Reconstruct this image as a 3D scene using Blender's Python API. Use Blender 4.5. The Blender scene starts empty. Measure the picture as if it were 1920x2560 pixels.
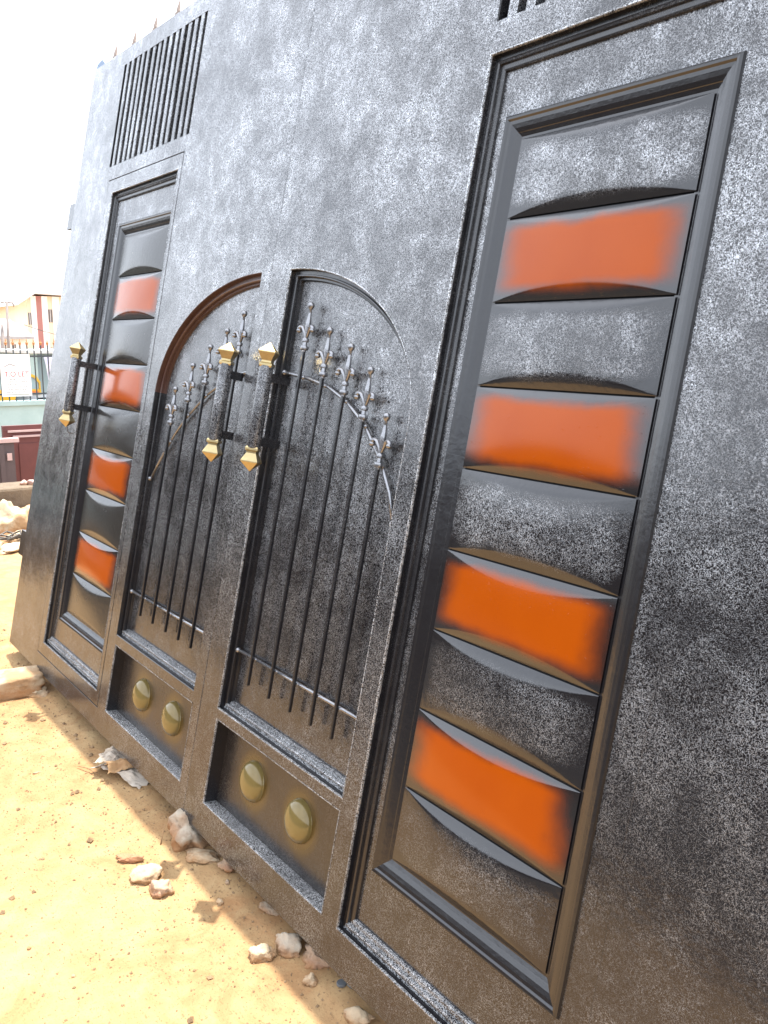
import bpy, bmesh, math, random
from mathutils import Vector, Matrix, noise
from mathutils.geometry import tessellate_polygon

random.seed(7)
scene = bpy.context.scene
COL = scene.collection

# ------------------------------------------------------------------ camera
cam_data = bpy.data.cameras.new("camera")
cam_data.sensor_fit = 'VERTICAL'
cam_data.sensor_height = 24.0
cam_data.lens = 24.0 * 2216.6 / 2560.0
cam_data.clip_start = 0.02
cam_data.clip_end = 3000
cam = bpy.data.objects.new("camera", cam_data)
COL.objects.link(cam)
rt = Vector((.59840847, .80117084, .00570931))
dn = Vector((.1542525, -.10821532, -.98208737))
fw = Vector((-.78620193, .58857008, -.18833957))
m = Matrix((rt, -dn, -fw)).transposed().to_4x4()
m.translation = Vector((2.05397, -.90126, 1.32114))
cam.matrix_world = m
scene.camera = cam

# ------------------------------------------------------------------ light
SUN = Vector((-.15, .2235, .965)).normalized()
world = bpy.data.worlds.new("World")
scene.world = world
world.use_nodes = True
wn = world.node_tree
for n in list(wn.nodes):
    wn.nodes.remove(n)
sky = wn.nodes.new("ShaderNodeTexSky")
sky.sky_type = 'NISHITA'
sky.sun_disc = False
sky.sun_elevation = math.asin(SUN.z)
sky.sun_rotation = math.atan2(SUN.x, SUN.y)
sky.air_density = 1.0
sky.dust_density = 4.0
sky.ozone_density = 1.0
bg = wn.nodes.new("ShaderNodeBackground")
bg.inputs[1].default_value = 0.15
wo = wn.nodes.new("ShaderNodeOutputWorld")
# thin, bright tropical haze: an even white veil of cloud over the whole dome
veil_n = wn.nodes.new("ShaderNodeTexNoise")
veil_n.inputs['Scale'].default_value = 2.2
veil_n.inputs['Detail'].default_value = 5
veil_c = wn.nodes.new("ShaderNodeTexCoord")
wn.links.new(veil_c.outputs['Generated'], veil_n.inputs['Vector'])
veil_f = wn.nodes.new("ShaderNodeMapRange")
veil_f.inputs[1].default_value = .3; veil_f.inputs[2].default_value = .7
veil_f.inputs[3].default_value = .45; veil_f.inputs[4].default_value = .75
wn.links.new(veil_n.outputs[0], veil_f.inputs[0])
veil = wn.nodes.new("ShaderNodeMix"); veil.data_type = 'RGBA'
wn.links.new(veil_f.outputs[0], veil.inputs[0])
wn.links.new(sky.outputs[0], veil.inputs[6])
veil.inputs[7].default_value = (12.0, 12.7, 13.8, 1)
wn.links.new(veil.outputs[2], bg.inputs[0])
wn.links.new(bg.outputs[0], wo.inputs[0])

sun_data = bpy.data.lights.new("sun", 'SUN')
sun_data.energy = 5.0
sun_data.angle = math.radians(0.5)
sun_data.color = (1.0, .95, .86)
sun = bpy.data.objects.new("sun", sun_data)
sun.rotation_euler = SUN.to_track_quat('Z', 'Y').to_euler()
COL.objects.link(sun)

vs = scene.view_settings
vs.view_transform = 'Standard'
vs.look = 'None'
vs.exposure = 1.03
vs.gamma = 1.0
vs.use_curve_mapping = False
scene.cycles.use_denoising = True

# ------------------------------------------------------------------ materials
class NT:
    def __init__(s, name):
        s.m = bpy.data.materials.new(name)
        s.m.use_nodes = True
        s.t = s.m.node_tree
        s.b = s.t.nodes["Principled BSDF"]
    def n(s, typ, **kw):
        nd = s.t.nodes.new(typ)
        for k, v in kw.items():
            setattr(nd, k, v)
        return nd
    def l(s, a, b):
        s.t.links.new(a, b)
    def coord(s, which='Object', scale=None):
        tc = s.n("ShaderNodeTexCoord")
        o = tc.outputs[which]
        if scale:
            mp = s.n("ShaderNodeMapping")
            mp.inputs['Scale'].default_value = scale
            s.l(o, mp.inputs[0])
            o = mp.outputs[0]
        return o
    def noise(s, vec, scale, detail=2, rough=.5, dist=0):
        nd = s.n("ShaderNodeTexNoise")
        nd.inputs['Scale'].default_value = scale
        nd.inputs['Detail'].default_value = detail
        nd.inputs['Roughness'].default_value = rough
        nd.inputs['Distortion'].default_value = dist
        s.l(vec, nd.inputs['Vector'])
        return nd.outputs[0]
    def ramp(s, fac, stops, interp='LINEAR'):
        r = s.n("ShaderNodeValToRGB")
        r.color_ramp.interpolation = interp
        e = r.color_ramp.elements
        while len(e) < len(stops):
            e.new(.5)
        for el, (p, c) in zip(e, stops):
            el.position = p
            el.color = c if len(c) == 4 else (*c, 1)
        s.l(fac, r.inputs[0])
        return r.outputs[0]
    def math(s, op, a, b=None, c=None):
        nd = s.n("ShaderNodeMath", operation=op)
        for i, v in enumerate((a, b, c)):
            if v is None:
                continue
            if isinstance(v, (int, float)):
                nd.inputs[i].default_value = v
            else:
                s.l(v, nd.inputs[i])
        return nd.outputs[0]
    def mix(s, f, a, b):
        nd = s.n("ShaderNodeMix", data_type='RGBA')
        for i, v in ((0, f), (6, a), (7, b)):
            if isinstance(v, (int, float)):
                nd.inputs[i].default_value = v
            elif isinstance(v, tuple):
                nd.inputs[i].default_value = (*v, 1)
            else:
                s.l(v, nd.inputs[i])
        return nd.outputs[2]
    def sstep(s, x, a, b):
        nd = s.n("ShaderNodeMapRange", interpolation_type='SMOOTHSTEP')
        s.l(x, nd.inputs[0])
        nd.inputs[1].default_value = a
        nd.inputs[2].default_value = b
        return nd.outputs[0]
    def bump(s, h, strength, dist, normal=None):
        nd = s.n("ShaderNodeBump")
        if isinstance(strength, (int, float)):
            nd.inputs['Strength'].default_value = strength
        else:
            s.l(strength, nd.inputs['Strength'])
        nd.inputs['Distance'].default_value = dist
        s.l(h, nd.inputs['Height'])
        if normal is not None:
            s.l(normal, nd.inputs['Normal'])
        return nd.outputs[0]
    def set(s, **kw):
        for k, v in kw.items():
            i = s.b.inputs[k.replace('_', ' ')]
            if isinstance(v, tuple):
                i.default_value = (*v, 1) if len(v) == 3 else v
            elif isinstance(v, (int, float)):
                i.default_value = v
            else:
                s.l(v, i)
        return s


def wrinkle(s, co, cover):
    """raised worms of the wrinkled paint skin; cover 0..1 says how thickly they lie. Returns a 0..1 ridge mask"""
    a = s.noise(co, 260, 2, .55, 1.0)
    d = s.math('ABSOLUTE', s.math('SUBTRACT', a, .5))
    wdt = s.math('ADD', -.014, s.math('MULTIPLY', cover, .092))
    nd = s.n("ShaderNodeMath", operation='MULTIPLY', use_clamp=True)
    s.l(s.math('SUBTRACT', wdt, d), nd.inputs[0])
    nd.inputs[1].default_value = 16.0
    return nd.outputs[0]


def cover_map(s, co):
    big = s.noise(co, 3.6, 3, .6, .5)
    mid = s.noise(co, 19, 3, .6, .4)
    x = s.math('ADD', s.math('MULTIPLY', big, .55), s.math('MULTIPLY', mid, .45))
    base = s.math('ADD', .40, s.math('MULTIPLY', s.sstep(x, .28, .72), .50))
    # silver cover thinned towards the foot, to imitate the darker reflections low down
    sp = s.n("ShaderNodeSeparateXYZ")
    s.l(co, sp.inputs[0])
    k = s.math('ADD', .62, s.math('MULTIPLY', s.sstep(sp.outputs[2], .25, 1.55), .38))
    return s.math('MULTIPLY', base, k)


def worm_paint(s, co, cover, black=(.011, .0105, .012), silver=(.78, .79, .81), rough=.09, bump=.20, dent=.25, met=.9, pre=None):
    ridge = wrinkle(s, co, cover)
    g = s.noise(co, 480, 1, .5, 0)
    s.set(Base_Color=s.mix(ridge, black, silver), Metallic=s.math('MULTIPLY', ridge, met),
          Roughness=s.math('ADD', rough, s.math('MULTIPLY', s.noise(co, 8, 3, .6, .2), .12)), IOR=IORP)
    nb = s.bump(s.noise(co, 2.2, 2, .5, .2), dent, .03, pre)
    nb = s.bump(s.noise(co, 70, 2, .5, .4), .12, .003, nb)
    nb = s.bump(g, .12, .0006, nb)
    nb = s.bump(ridge, bump, .0011, nb)
    s.l(nb, s.b.inputs['Normal'])


IORP = 1.64


def uv_mask(s, u0, u1, v0, v1, warp=.07):
    co = s.coord()
    uv = s.n("ShaderNodeSeparateXYZ")
    s.l(s.coord('UV'), uv.inputs[0])
    w = s.math('MULTIPLY', s.math('SUBTRACT', s.noise(co, 13, 3, .6, .2), .5), warp * 2)
    w2 = s.math('MULTIPLY', s.math('SUBTRACT', s.noise(co, 4.5, 2, .5, .5), .5), warp * 3)
    w = s.math('ADD', w, w2)
    ux = s.math('ADD', uv.outputs[0], w)
    vy = s.math('SUBTRACT', uv.outputs[1], w)
    mu = s.math('MULTIPLY', s.sstep(ux, *u0), s.sstep(ux, *u1))
    mv = s.math('MULTIPLY', s.sstep(vy, *v0), s.sstep(vy, *v1))
    return s.math('MULTIPLY', mu, mv)


def paint_textured(name, mask_uv=False):
    s = NT(name)
    co = s.coord()
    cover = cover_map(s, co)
    if mask_uv:
        cover = s.math('MULTIPLY', cover, uv_mask(s, (-.16, .14), (1.16, .86), (-.04, .24), (1.04, .76), .07))
    worm_paint(s, co, cover)
    return s.m


def paint_gloss(name, col=(.009, .0085, .010), rough=.20, grit=.35):
    s = NT(name)
    co = s.coord()
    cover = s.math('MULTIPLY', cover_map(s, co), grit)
    worm_paint(s, co, cover, black=col, rough=rough, bump=.5, dent=.1)
    return s.m


def paint_ledge(name):
    """black paint with extra silver that paints sky shine onto ledges and rim highlights"""
    s = NT(name)
    co = s.coord()
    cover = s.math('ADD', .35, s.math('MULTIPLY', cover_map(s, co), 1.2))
    worm_paint(s, co, cover, silver=(.70, .71, .72), rough=.2, bump=.5, dent=.0)
    return s.m


def paint_orange(name):
    s = NT(name)
    co = s.coord()
    mm = uv_mask(s, (-.06, .17), (1.03, .85), (.04, .25), (.96, .80), .055)
    orange = s.mix(s.noise(co, 7, 2, .5, .3), (.35, .058, .001), (.41, .078, .002))
    s.set(Base_Color=s.mix(mm, (.010, .009, .010), orange), Roughness=.16, IOR=s.math('SUBTRACT', 1.75, s.math('MULTIPLY', mm, .42)))
    spk = s.noise(co, 150, 1, .5, 0)
    nb = s.bump(s.noise(co, 8, 1, .5, 0), .16, .006)
    nb = s.bump(s.sstep(spk, .70, .78), .25, .0006, nb)
    s.l(nb, s.b.inputs['Normal'])
    return s.m


def paint_gold_panel(name, centres):
    """black wrinkled paint with a bronze mist sprayed round the bosses"""
    s = NT(name)
    co = s.coord()
    acc = None
    for (cx, cz) in centres:
        mp = s.n("ShaderNodeVectorMath", operation='DISTANCE')
        s.l(co, mp.inputs[0])
        mp.inputs[1].default_value = (cx, .01, cz)
        d = s.sstep(mp.outputs['Value'], .088, .046)
        acc = d if acc is None else s.math('MAXIMUM', acc, d)
    base = s.mix(acc, (.012, .010, .010), (.085, .052, .012))
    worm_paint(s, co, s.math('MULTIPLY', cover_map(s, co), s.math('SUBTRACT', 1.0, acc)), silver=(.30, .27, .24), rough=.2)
    r = [l for l in s.t.links if l.to_socket == s.b.inputs['Base Color']][0].from_node
    s.l(base, r.inputs[6])
    return s.m


def metal(name, col, rough=.3, metallic=1.0, bump=.1, scale=60):
    s = NT(name)
    co = s.coord()
    n2 = s.noise(co, scale, 3, .6, .2)
    s.set(Base_Color=s.mix(n2, tuple(c * .8 for c in col), tuple(min(1, c * 1.15) for c in col)),
          Roughness=s.math('ADD', rough, s.math('MULTIPLY', s.noise(co, scale * .4, 2), .12)), Metallic=metallic)
    s.l(s.bump(n2, bump, .002), s.b.inputs['Normal'])
    return s.m


def matte(name, col, col2=None, scale=4, rough=.85, bump=.3, dist=.01, detail=6):
    s = NT(name)
    co = s.coord()
    col2 = col2 or tuple(c * .75 for c in col)
    f = s.noise(co, scale, detail, .62, .3)
    s.set(Base_Color=s.ramp(f, [(.32, col2), (.68, col)]), Roughness=rough)
    s.b.inputs['Specular IOR Level'].default_value = .25
    s.l(s.bump(s.noise(co, scale * 6, 5, .65), bump, dist), s.b.inputs['Normal'])
    return s.m


def soil():
    s = NT("red_soil")
    co = s.coord()
    big = s.noise(co, 1.3, 4, .6, .4)
    mid = s.noise(co, 12, 6, .65, .3)
    fine = s.noise(co, 150, 3, .7, 0)
    c = s.ramp(s.math('ADD', s.math('MULTIPLY', big, .45), s.math('MULTIPLY', mid, .55)),
               [(.30, (.27, .142, .066)), (.50, (.345, .222, .110)), (.72, (.42, .300, .160))])
    c = s.mix(s.math('MULTIPLY', s.sstep(fine, .58, .68), .55), c, (.15, .085, .045))
    streak = s.noise(s.coord('Object', (60, 190, 60)), 1.0, 3, .6, .6)
    c = s.mix(s.math('MULTIPLY', s.sstep(streak, .60, .68), .5), c, (.14, .085, .045))
    scuff = s.noise(co, 4.5, 5, .7, 1.2)
    c = s.mix(s.math('MULTIPLY', s.sstep(scuff, .50, .68), .45), c, (.27, .132, .058))
    s.set(Base_Color=c, Roughness=.95)
    s.b.inputs['Specular IOR Level'].default_value = .1
    nb = s.bump(mid, .5, .012)
    nb = s.bump(fine, .5, .003, nb)
    s.l(nb, s.b.inputs['Normal'])
    return s.m


def stone(name, top, low):
    s = NT(name)
    co = s.coord()
    f = s.noise(co, 22, 5, .65, .4)
    g = s.noise(co, 7, 3, .5, .3)
    c = s.mix(s.sstep(g, .42, .60), top, low)
    c = s.mix(s.math('MULTIPLY', s.sstep(f, .55, .7), .5), c, tuple(x * .55 for x in low))
    sp = s.n("ShaderNodeSeparateXYZ")
    s.l(co, sp.inputs[0])
    lowz = s.sstep(s.math('ADD', s.math('MULTIPLY', sp.outputs[2], 30.0), s.math('MULTIPLY', s.math('SUBTRACT', f, .5), 2.0)), .35, -.25)
    c = s.mix(s.math('MULTIPLY', lowz, .8), c, (.34, .18, .08))
    s.set(Base_Color=c, Roughness=.9)
    s.b.inputs['Specular IOR Level'].default_value = .2
    s.l(s.bump(s.noise(co, 55, 6, .7), .7, .008), s.b.inputs['Normal'])
    return s.m


MT = paint_textured("wrinkled_black_paint")
MTT = paint_textured("wrinkled_black_tile_paint", True)
MG = paint_gloss("gloss_black_paint", grit=.45)
MGT = paint_gloss("gloss_black_tile_frame", rough=.17, grit=.12)
MTS = paint_gloss("satin_dark_tile_paint", (.017, .0155, .013), .2, .22)
ML = paint_ledge("highlight_silver_paint")
MO = paint_orange("sprayed_orange_paint")
MGOLD = metal("gold_paint", (.47, .37, .19), .25, .85, .12, 90)
MDOME = metal("olive_gold_gloss_paint", (.19, .142, .05), .05, .1, .02, 20)
MSIL = metal("silver_rubbed_bar", (.30, .30, .31), .22, .85, .35, 140)
MBAR = paint_gloss("black_bar_paint", rough=.15, grit=.45)
MCAP = matte("faded_blue_plastic", (.22, .30, .42), None, 8, .5, .05)
MSPIKE = metal("pale_spike_paint", (.36, .28, .23), .5, .0, .1, 60)
def brown_trim_paint():
    s = NT("brown_arch_paint")
    co = s.coord()
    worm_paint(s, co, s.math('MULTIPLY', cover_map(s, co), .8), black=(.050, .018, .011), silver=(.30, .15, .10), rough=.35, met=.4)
    return s.m
MBROWN = brown_trim_paint()
MSOIL = soil()
MDARK = matte("dark_void", (.012, .012, .014), None, 10, .8, .05)
MWIRE = metal("dark_wire", (.10, .09, .08), .45, .7)

# ------------------------------------------------------------------ mesh helpers
def link(o, parent=None):
    COL.objects.link(o)
    if parent is not None:
        o.parent = parent
    return o


def mesh_obj(name, verts, faces, mat, parent=None, smooth=False, uvs=None, off=0.0):
    me = bpy.data.meshes.new(name)
    vv = [(x - off, y, z) for x, y, z in verts] if off else verts
    me.from_pydata(vv, [], faces)
    if uvs is not None:
        ul = me.uv_layers.new(name="UVMap")
        for lp in me.loops:
            ul.data[lp.index].uv = uvs[lp.vertex_index]
    if smooth:
        me.polygons.foreach_set("use_smooth", [True] * len(me.polygons))
    me.materials.append(mat)
    me.update()
    return link(bpy.data.objects.new(name, me), parent)


def tag(o, label=None, cat=None, group=None, kind=None):
    if label: o["label"] = label
    if cat: o["category"] = cat
    if group: o["group"] = group
    if kind: o["kind"] = kind
    return o


def empty(name, loc=(0, 0, 0), rot=(0, 0, 0)):
    o = bpy.data.objects.new(name, None)
    o.empty_display_size = .2
    o.location = loc
    o.rotation_euler = rot
    return link(o)


def gp(u, v, w):
    return (u, -w, v)


class MB:
    """collects vertices and faces of ONE part"""
    def __init__(s, f=None):
        s.v = []; s.f = []; s.t = f or (lambda a, b, c: (a, b, c))
    def add(s, vs_, fs):
        k = len(s.v)
        s.v += [s.t(*p) for p in vs_]
        s.f += [tuple(i + k for i in f) for f in fs]
        return s
    def box(s, a0, a1, b0, b1, c0, c1):
        P = [(x, y, z) for x in (a0, a1) for y in (b0, b1) for z in (c0, c1)]
        return s.add(P, [(0, 1, 3, 2), (4, 6, 7, 5), (0, 4, 5, 1), (2, 3, 7, 6), (0, 2, 6, 4), (1, 5, 7, 3)])
    def prism(s, poly, z0, z1, axis=1):
        """poly in the two other axes, extruded along axis"""
        n = len(poly)
        def mk(p, z):
            q = list(p); q.insert(axis, z); return tuple(q)
        vs_ = [mk(p, z0) for p in poly] + [mk(p, z1) for p in poly]
        fs = [(i, (i + 1) % n, n + (i + 1) % n, n + i) for i in range(n)]
        fs += [tuple(range(n))[::-1], tuple(range(n, 2 * n))]
        return s.add(vs_, fs)
    def sweep(s, loop, prof, closed=True):
        """loop of (u,v) counter-clockwise; prof of (inset, w)"""
        n = len(loop)
        L = [Vector(p) for p in loop]
        nor = []
        for i in range(n):
            a, b, c = L[i - 1], L[i], L[(i + 1) % n]
            def nn(p, q):
                d = (q - p).normalized(); return Vector((-d.y, d.x))
            if not closed and i == 0: nv = nn(b, c)
            elif not closed and i == n - 1: nv = nn(a, b)
            else:
                n1, n2 = nn(a, b), nn(b, c)
                nv = (n1 + n2) / max(.2, 1 + n1.dot(n2))
            nor.append(nv)
        vs_ = []
        for (ins, w) in prof:
            for p, nv in zip(L, nor):
                q = p + nv * ins
                vs_.append((q.x, q.y, w))
        fs = []
        for j in range(len(prof) - 1):
            for i in range(n if closed else n - 1):
                k = (i + 1) % n
                fs.append((j * n + i, j * n + k, (j + 1) * n + k, (j + 1) * n + i))
        return s.add(vs_, fs)
    def sheet(s, loops, w):
        pl = [[Vector((p[0], p[1], 0)) for p in lp] for lp in loops]
        tris = tessellate_polygon(pl)
        flat = [(p.x, p.y, w) for lp in pl for p in lp]
        return s.add(flat, [tuple(t) for t in tris])
    def frame(s, o, i, w):
        fl = [(p[0], p[1], w) for p in o] + [(p[0], p[1], w) for p in i]
        return s.add(fl, [(k, (k + 1) % 4, 4 + (k + 1) % 4, 4 + k) for k in range(4)])
    def tube(s, path, r, n=8, caps=True):
        P = [Vector(p) for p in path]
        rr = r if isinstance(r, (list, tuple)) else [r] * len(P)
        vs_ = []; up = None
        for i, p in enumerate(P):
            d = (P[min(i + 1, len(P) - 1)] - P[max(i - 1, 0)]).normalized()
            if up is None:
                up = d.orthogonal().normalized()
            up = (up - d * up.dot(d)).normalized()
            sd = d.cross(up)
            for k in range(n):
                a = 2 * math.pi * k / n
                vs_.append(tuple(p + (up * math.cos(a) + sd * math.sin(a)) * rr[i]))
        fs = []
        for i in range(len(P) - 1):
            for k in range(n):
                fs.append((i * n + k, i * n + (k + 1) % n, (i + 1) * n + (k + 1) % n, (i + 1) * n + k))
        if caps:
            fs += [tuple(range(n))[::-1], tuple(range((len(P) - 1) * n, len(P) * n))]
        return s.add(vs_, fs)
    def lathe(s, c, prof, n=12, rot=0.0, axis='v', sq=1.0):
        """profile (t, r) about an axis through c; axis v (second coord) or w (third coord)"""
        vs_ = []
        for (t, r) in prof:
            for k in range(n):
                a = rot + 2 * math.pi * k / n
                x, y = r * math.cos(a), r * math.sin(a) * sq
                vs_.append((c[0] + x, c[1] + t, c[2] + y) if axis == 'v' else (c[0] + x, c[1] + y, c[2] + t))
        fs = []
        for i in range(len(prof) - 1):
            for k in range(n):
                fs.append((i * n + k, i * n + (k + 1) % n, (i + 1) * n + (k + 1) % n, (i + 1) * n + k))
        fs += [tuple(range(n))[::-1], tuple(range((len(prof) - 1) * n, len(prof) * n))]
        return s.add(vs_, fs)
    def build(s, name, mat, parent=None, smooth=False, off=0.0, angle=None):
        o = mesh_obj(name, s.v, s.f, mat, parent, smooth, off=off)
        if angle is not None:
            o.data.polygons.foreach_set("use_smooth", [True] * len(o.data.polygons))
            bm = bmesh.new(); bm.from_mesh(o.data)
            bmesh.ops.remove_doubles(bm, verts=bm.verts, dist=1e-6)
            bmesh.ops.recalc_face_normals(bm, faces=bm.faces)
            for e in bm.edges:
                if len(e.link_faces) == 2 and e.calc_face_angle(0) > angle:
                    e.smooth = False
            bm.to_mesh(o.data); bm.free()
        return o


def rect(u0, u1, v0, v1):
    return [(u0, v0), (u1, v0), (u1, v1), (u0, v1)]


# ------------------------------------------------------------------ ground
def soil_h(x, y):
    h = .010 * noise.noise(Vector((x * 1.7, y * 1.7, 3.1))) + .006 * noise.noise(Vector((x * 6, y * 6, 1.7)))
    h += .0035 * noise.noise(Vector((x * 22, y * 22, 8.3))) + .0018 * noise.noise(Vector((x * 55, y * 55, 2.2)))
    # little bank of loose earth under the gate foot
    h += .016 * math.exp(-((y - .03) / .08) ** 2) * (0.6 + .8 * noise.noise(Vector((x * 9, y * 4, 5.5))))
    return h


def axis_pts(lo, a, b, hi, st, grow=1.35):
    mid = [a + i * st for i in range(int((b - a) / st) + 1)]
    left = []; x = a; d = st
    while x > lo:
        d *= grow; x -= d; left.append(max(x, lo))
    right = []; x = mid[-1]; d = st
    while x < hi:
        d *= grow; x += d; right.append(min(x, hi))
    return left[::-1] + mid + right


xs = axis_pts(-4.75, -2.4, 1.5, 45, .014)
ys = axis_pts(-45, -1.1, .16, 45, .014)
gv = []; gf = []
for x in xs:
    for y in ys:
        z = soil_h(x, y)
        far = max(abs(x) - 4, abs(y) - 3, 0)
        z *= math.exp(-far * .3)
        gv.append((x, y, z))
ny = len(ys)
for i in range(len(xs) - 1):
    for j in range(ny - 1):
        gf.append((i * ny + j, (i + 1) * ny + j, (i + 1) * ny + j + 1, i * ny + j + 1))
tag(mesh_obj("ground", gv, gf, MSOIL, smooth=True), kind="structure")
MROAD = matte("dusty_road", (.40, .29, .19), (.30, .20, .12), .4, .95, .2)
ZL = -1.0
tag(mesh_obj("road", [(-900, -900, ZL), (-4.9, -900, ZL), (-4.9, 900, ZL), (-900, 900, ZL)], [(0, 1, 2, 3)], MROAD), kind="structure")

# unseen tarmac and wall in front of the gate, added to darken its reflections
MTAR = matte("added_dark_tarmac", (.048, .044, .041), (.032, .030, .029), 3, .9, .3, .01)
o = MB().box(-70, 60, -9.2, -1.75, -1.05, .03).build("unseen_tarmac", MTAR)
tag(o, kind="structure")
MOPP = matte("added_wall_brown", (.060, .046, .037), (.040, .031, .026), .8, .95, .4, .03)
ow = empty("added_dark_wall", (0, -9.6, 0))
tag(ow, "unseen dark brown wall added across the road to darken gate reflections", "wall")
MB().box(-60, 30, -.15, .15, -1.0, 3.1).build("wall_body", MOPP, ow)
MB().box(-60, 30, -.2, .2, 3.1005, 3.22).build("wall_cap", MOPP, ow)
for k in range(22):
    x = -58 + k * 4
    MB().box(x, x + .4, .1505, .26, -1.0, 3.099).build("pilaster", MOPP, ow)

# loose crumbs of soil and grit: uncountable
cb = MB()
for _ in range(6500):
    x = random.uniform(-2.3, 1.3)
    y = -abs(random.gauss(0, .30)) + .08 if random.random() < .7 else random.uniform(-1.0, .1)
    r = random.choice((.0008, .001, .0013, .0017, .0024)) * random.uniform(.7, 1.5)
    if random.random() < .035: r *= random.uniform(2, 3.2)
    z = soil_h(x, y) + r * .3
    a = random.random() * 6.28
    pts = []
    for k in range(4):
        q = r * random.uniform(.7, 1.5)
        pts.append((x + q * math.cos(a + k * 1.57), y + q * math.sin(a + k * 1.57), z))
    pts += [(x, y, z + r * random.uniform(.6, 1.2)), (x, y, z - r)]
    cb.add(pts, [(0, 1, 4), (1, 2, 4), (2, 3, 4), (3, 0, 4), (1, 0, 5), (2, 1, 5), (3, 2, 5), (0, 3, 5)])
tag(cb.build("soil_crumbs", matte("crumbs", (.34, .23, .13), (.18, .12, .07), 40, .95, .2)),
    "loose crumbs of earth and grit strewn over the red soil", "grit", kind="stuff")

# ------------------------------------------------------------------ the gate
LEAN = math.radians(12)
GAP = .04
A = .025          # face of the steel skin
FL = -.005        # floor of the arched recesses
VT, VB = 2.41, .018
BIGP = [(0, A), (.0018, A - .0012), (.003, .012), (.010, .011), (.012, .0155), (.0155, .017), (.019, .0155), (.0205, .010), (.028, .009), (.0305, .0115), (.033, .010), (.034, .005)]
ARCP = [(0, A), (.0015, A - .0012), (.0022, .010), (.008, .009), (.0092, .0128), (.0112, .0132), (.0128, .011), (.0132, .003), (.0165, .0025), (.0175, .0035), (.0185, FL)]
BOXP = [(0, A), (.0015, A - .0012), (.003, -.012)]
TILE_C, TILE_D = .0220, .0112
RIDGES = [1.5408 - .1571 * i for i in range(8)]
TV = [1.692] + RIDGES + [.292]


def arch_loop(sgn, u_in, u_out, v0, spring, top, n=26):
    """recess outline; u_in near the meeting stile, u_out towards the hinge side"""
    pts = [(u_in, v0), (u_out, v0), (u_out, spring)]
    a, b = u_out - u_in, top - spring
    for i in range(1, n):
        t = math.pi / 2 * i / n
        pts.append((u_in + a * math.cos(t), spring + b * math.sin(t)))
    pts.append((u_in, top))
    if sgn < 0:
        pts = pts[::-1]
    return pts


def area(lp):
    return sum(lp[i - 1][0] * lp[i][1] - lp[i][0] * lp[i - 1][1] for i in range(len(lp)))


def split_ledge(loop):
    """the lowest straight run of a loop, for the separately brightened bottom ledge"""
    return loop


def molding(loop, prof, parent, uc, name="molding", mat=None):
    if area(loop) < 0:
        loop = loop[::-1]
    if mat is None:
        z = prof[0][1]
        MB(gp).sweep(loop, [(-.0012, z + .0003), (.0006, z + .0007), (.0020, z + .0001), (.0030, z - .0022), (.0031, z - .004)]).build("edge_glint", ML, parent, off=uc)  # silver strip painting a bright highlight along the rim
    return MB(gp).sweep(loop, prof).build(name, mat or MG, parent, off=uc)


def ledge(u0, u1, v, prof, parent, uc, name="bottom_ledge"):
    """capping on the sloping bottom ledge, silvered to paint in its lit shine, 0.6 mm proud of the molding, mitred like it"""
    vs_ = []; fs = []
    for k, (i, w) in enumerate(prof):
        vs_ += [(u0 + i, v + i + .0005, w + .0006), (u1 - i, v + i + .0005, w + .0006)]
        if k:
            fs.append((2 * k - 2, 2 * k - 1, 2 * k + 1, 2 * k))
    return MB(gp).add(vs_, fs).build(name, ML, parent, off=uc)


def make_tile(v1, v0, uc_t, hw, mat, parent, uc):
    """one pillow of the pressed panel: bowed across, chamfered to the creases above and below"""
    nx = 25
    rows_t = [(0, 0), (.48, .52), (.86, .88), (1.08, .99), (1.38, 1.05)]
    vs_ = []; uv = []
    H = v1 - v0
    rows = None
    for i in range(nx):
        x = -1 + 2 * i / (nx - 1)
        b = max(.035, 1 - abs(x) ** 2.0)
        col = [(v1 - TILE_C * b * a, TILE_D * b * d) for a, d in rows_t]
        lo = v0 + TILE_C * b * 1.38; hi = v1 - TILE_C * b * 1.38
        col += [(hi + (lo - hi) * k / 4, TILE_D * b * (1.05 + .16 * math.sin(math.pi * k / 4))) for k in (1, 2, 3)]
        col += [(v0 + TILE_C * b * a, TILE_D * b * d) for a, d in rows_t[::-1]]
        rows = len(col)
        for v, w in col:
            vs_.append(gp(uc_t + x * hw, v, w)); uv.append(((x + 1) / 2, (v - v0) / H))
    fs = []
    for i in range(nx - 1):
        for j in range(rows - 1):
            fs.append((i * rows + j, (i + 1) * rows + j, (i + 1) * rows + j + 1, i * rows + j + 1))
    return mesh_obj("pressed_tile", vs_, fs, mat, parent, True, uv, off=uc)


def make_panel(uc_t, parent, uc):
    """the pressed steel column: fluted frame and nine pillows"""
    u0, u1, v0, v1 = uc_t - .247, uc_t + .247, .248, 1.738
    prof = [(0, .0055), (.002, .010), (.006, .0128), (.010, .012), (.0120, .0098), (.0130, .0088), (.0190, .0076), (.0265, .0052), (.0340, .0018), (.0350, .0006), (.0420, -.0022), (.046, -.0024), (.050, -.0024)]
    MB(gp).sweep(rect(u0, u1, v0, v1), prof).build("tile_frame", MGT, parent, off=uc)
    MB(gp).sheet([rect(uc_t - .2, uc_t + .2, .290, 1.694)], -.0036).build("tile_back", MDARK, parent, off=uc)
    for i in range(9):
        make_tile(TV[i] - .0017, TV[i + 1] + .0017, uc_t, .2015, MO if i % 2 else (MTT if uc_t > 0 else MTS), parent, uc)


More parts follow.
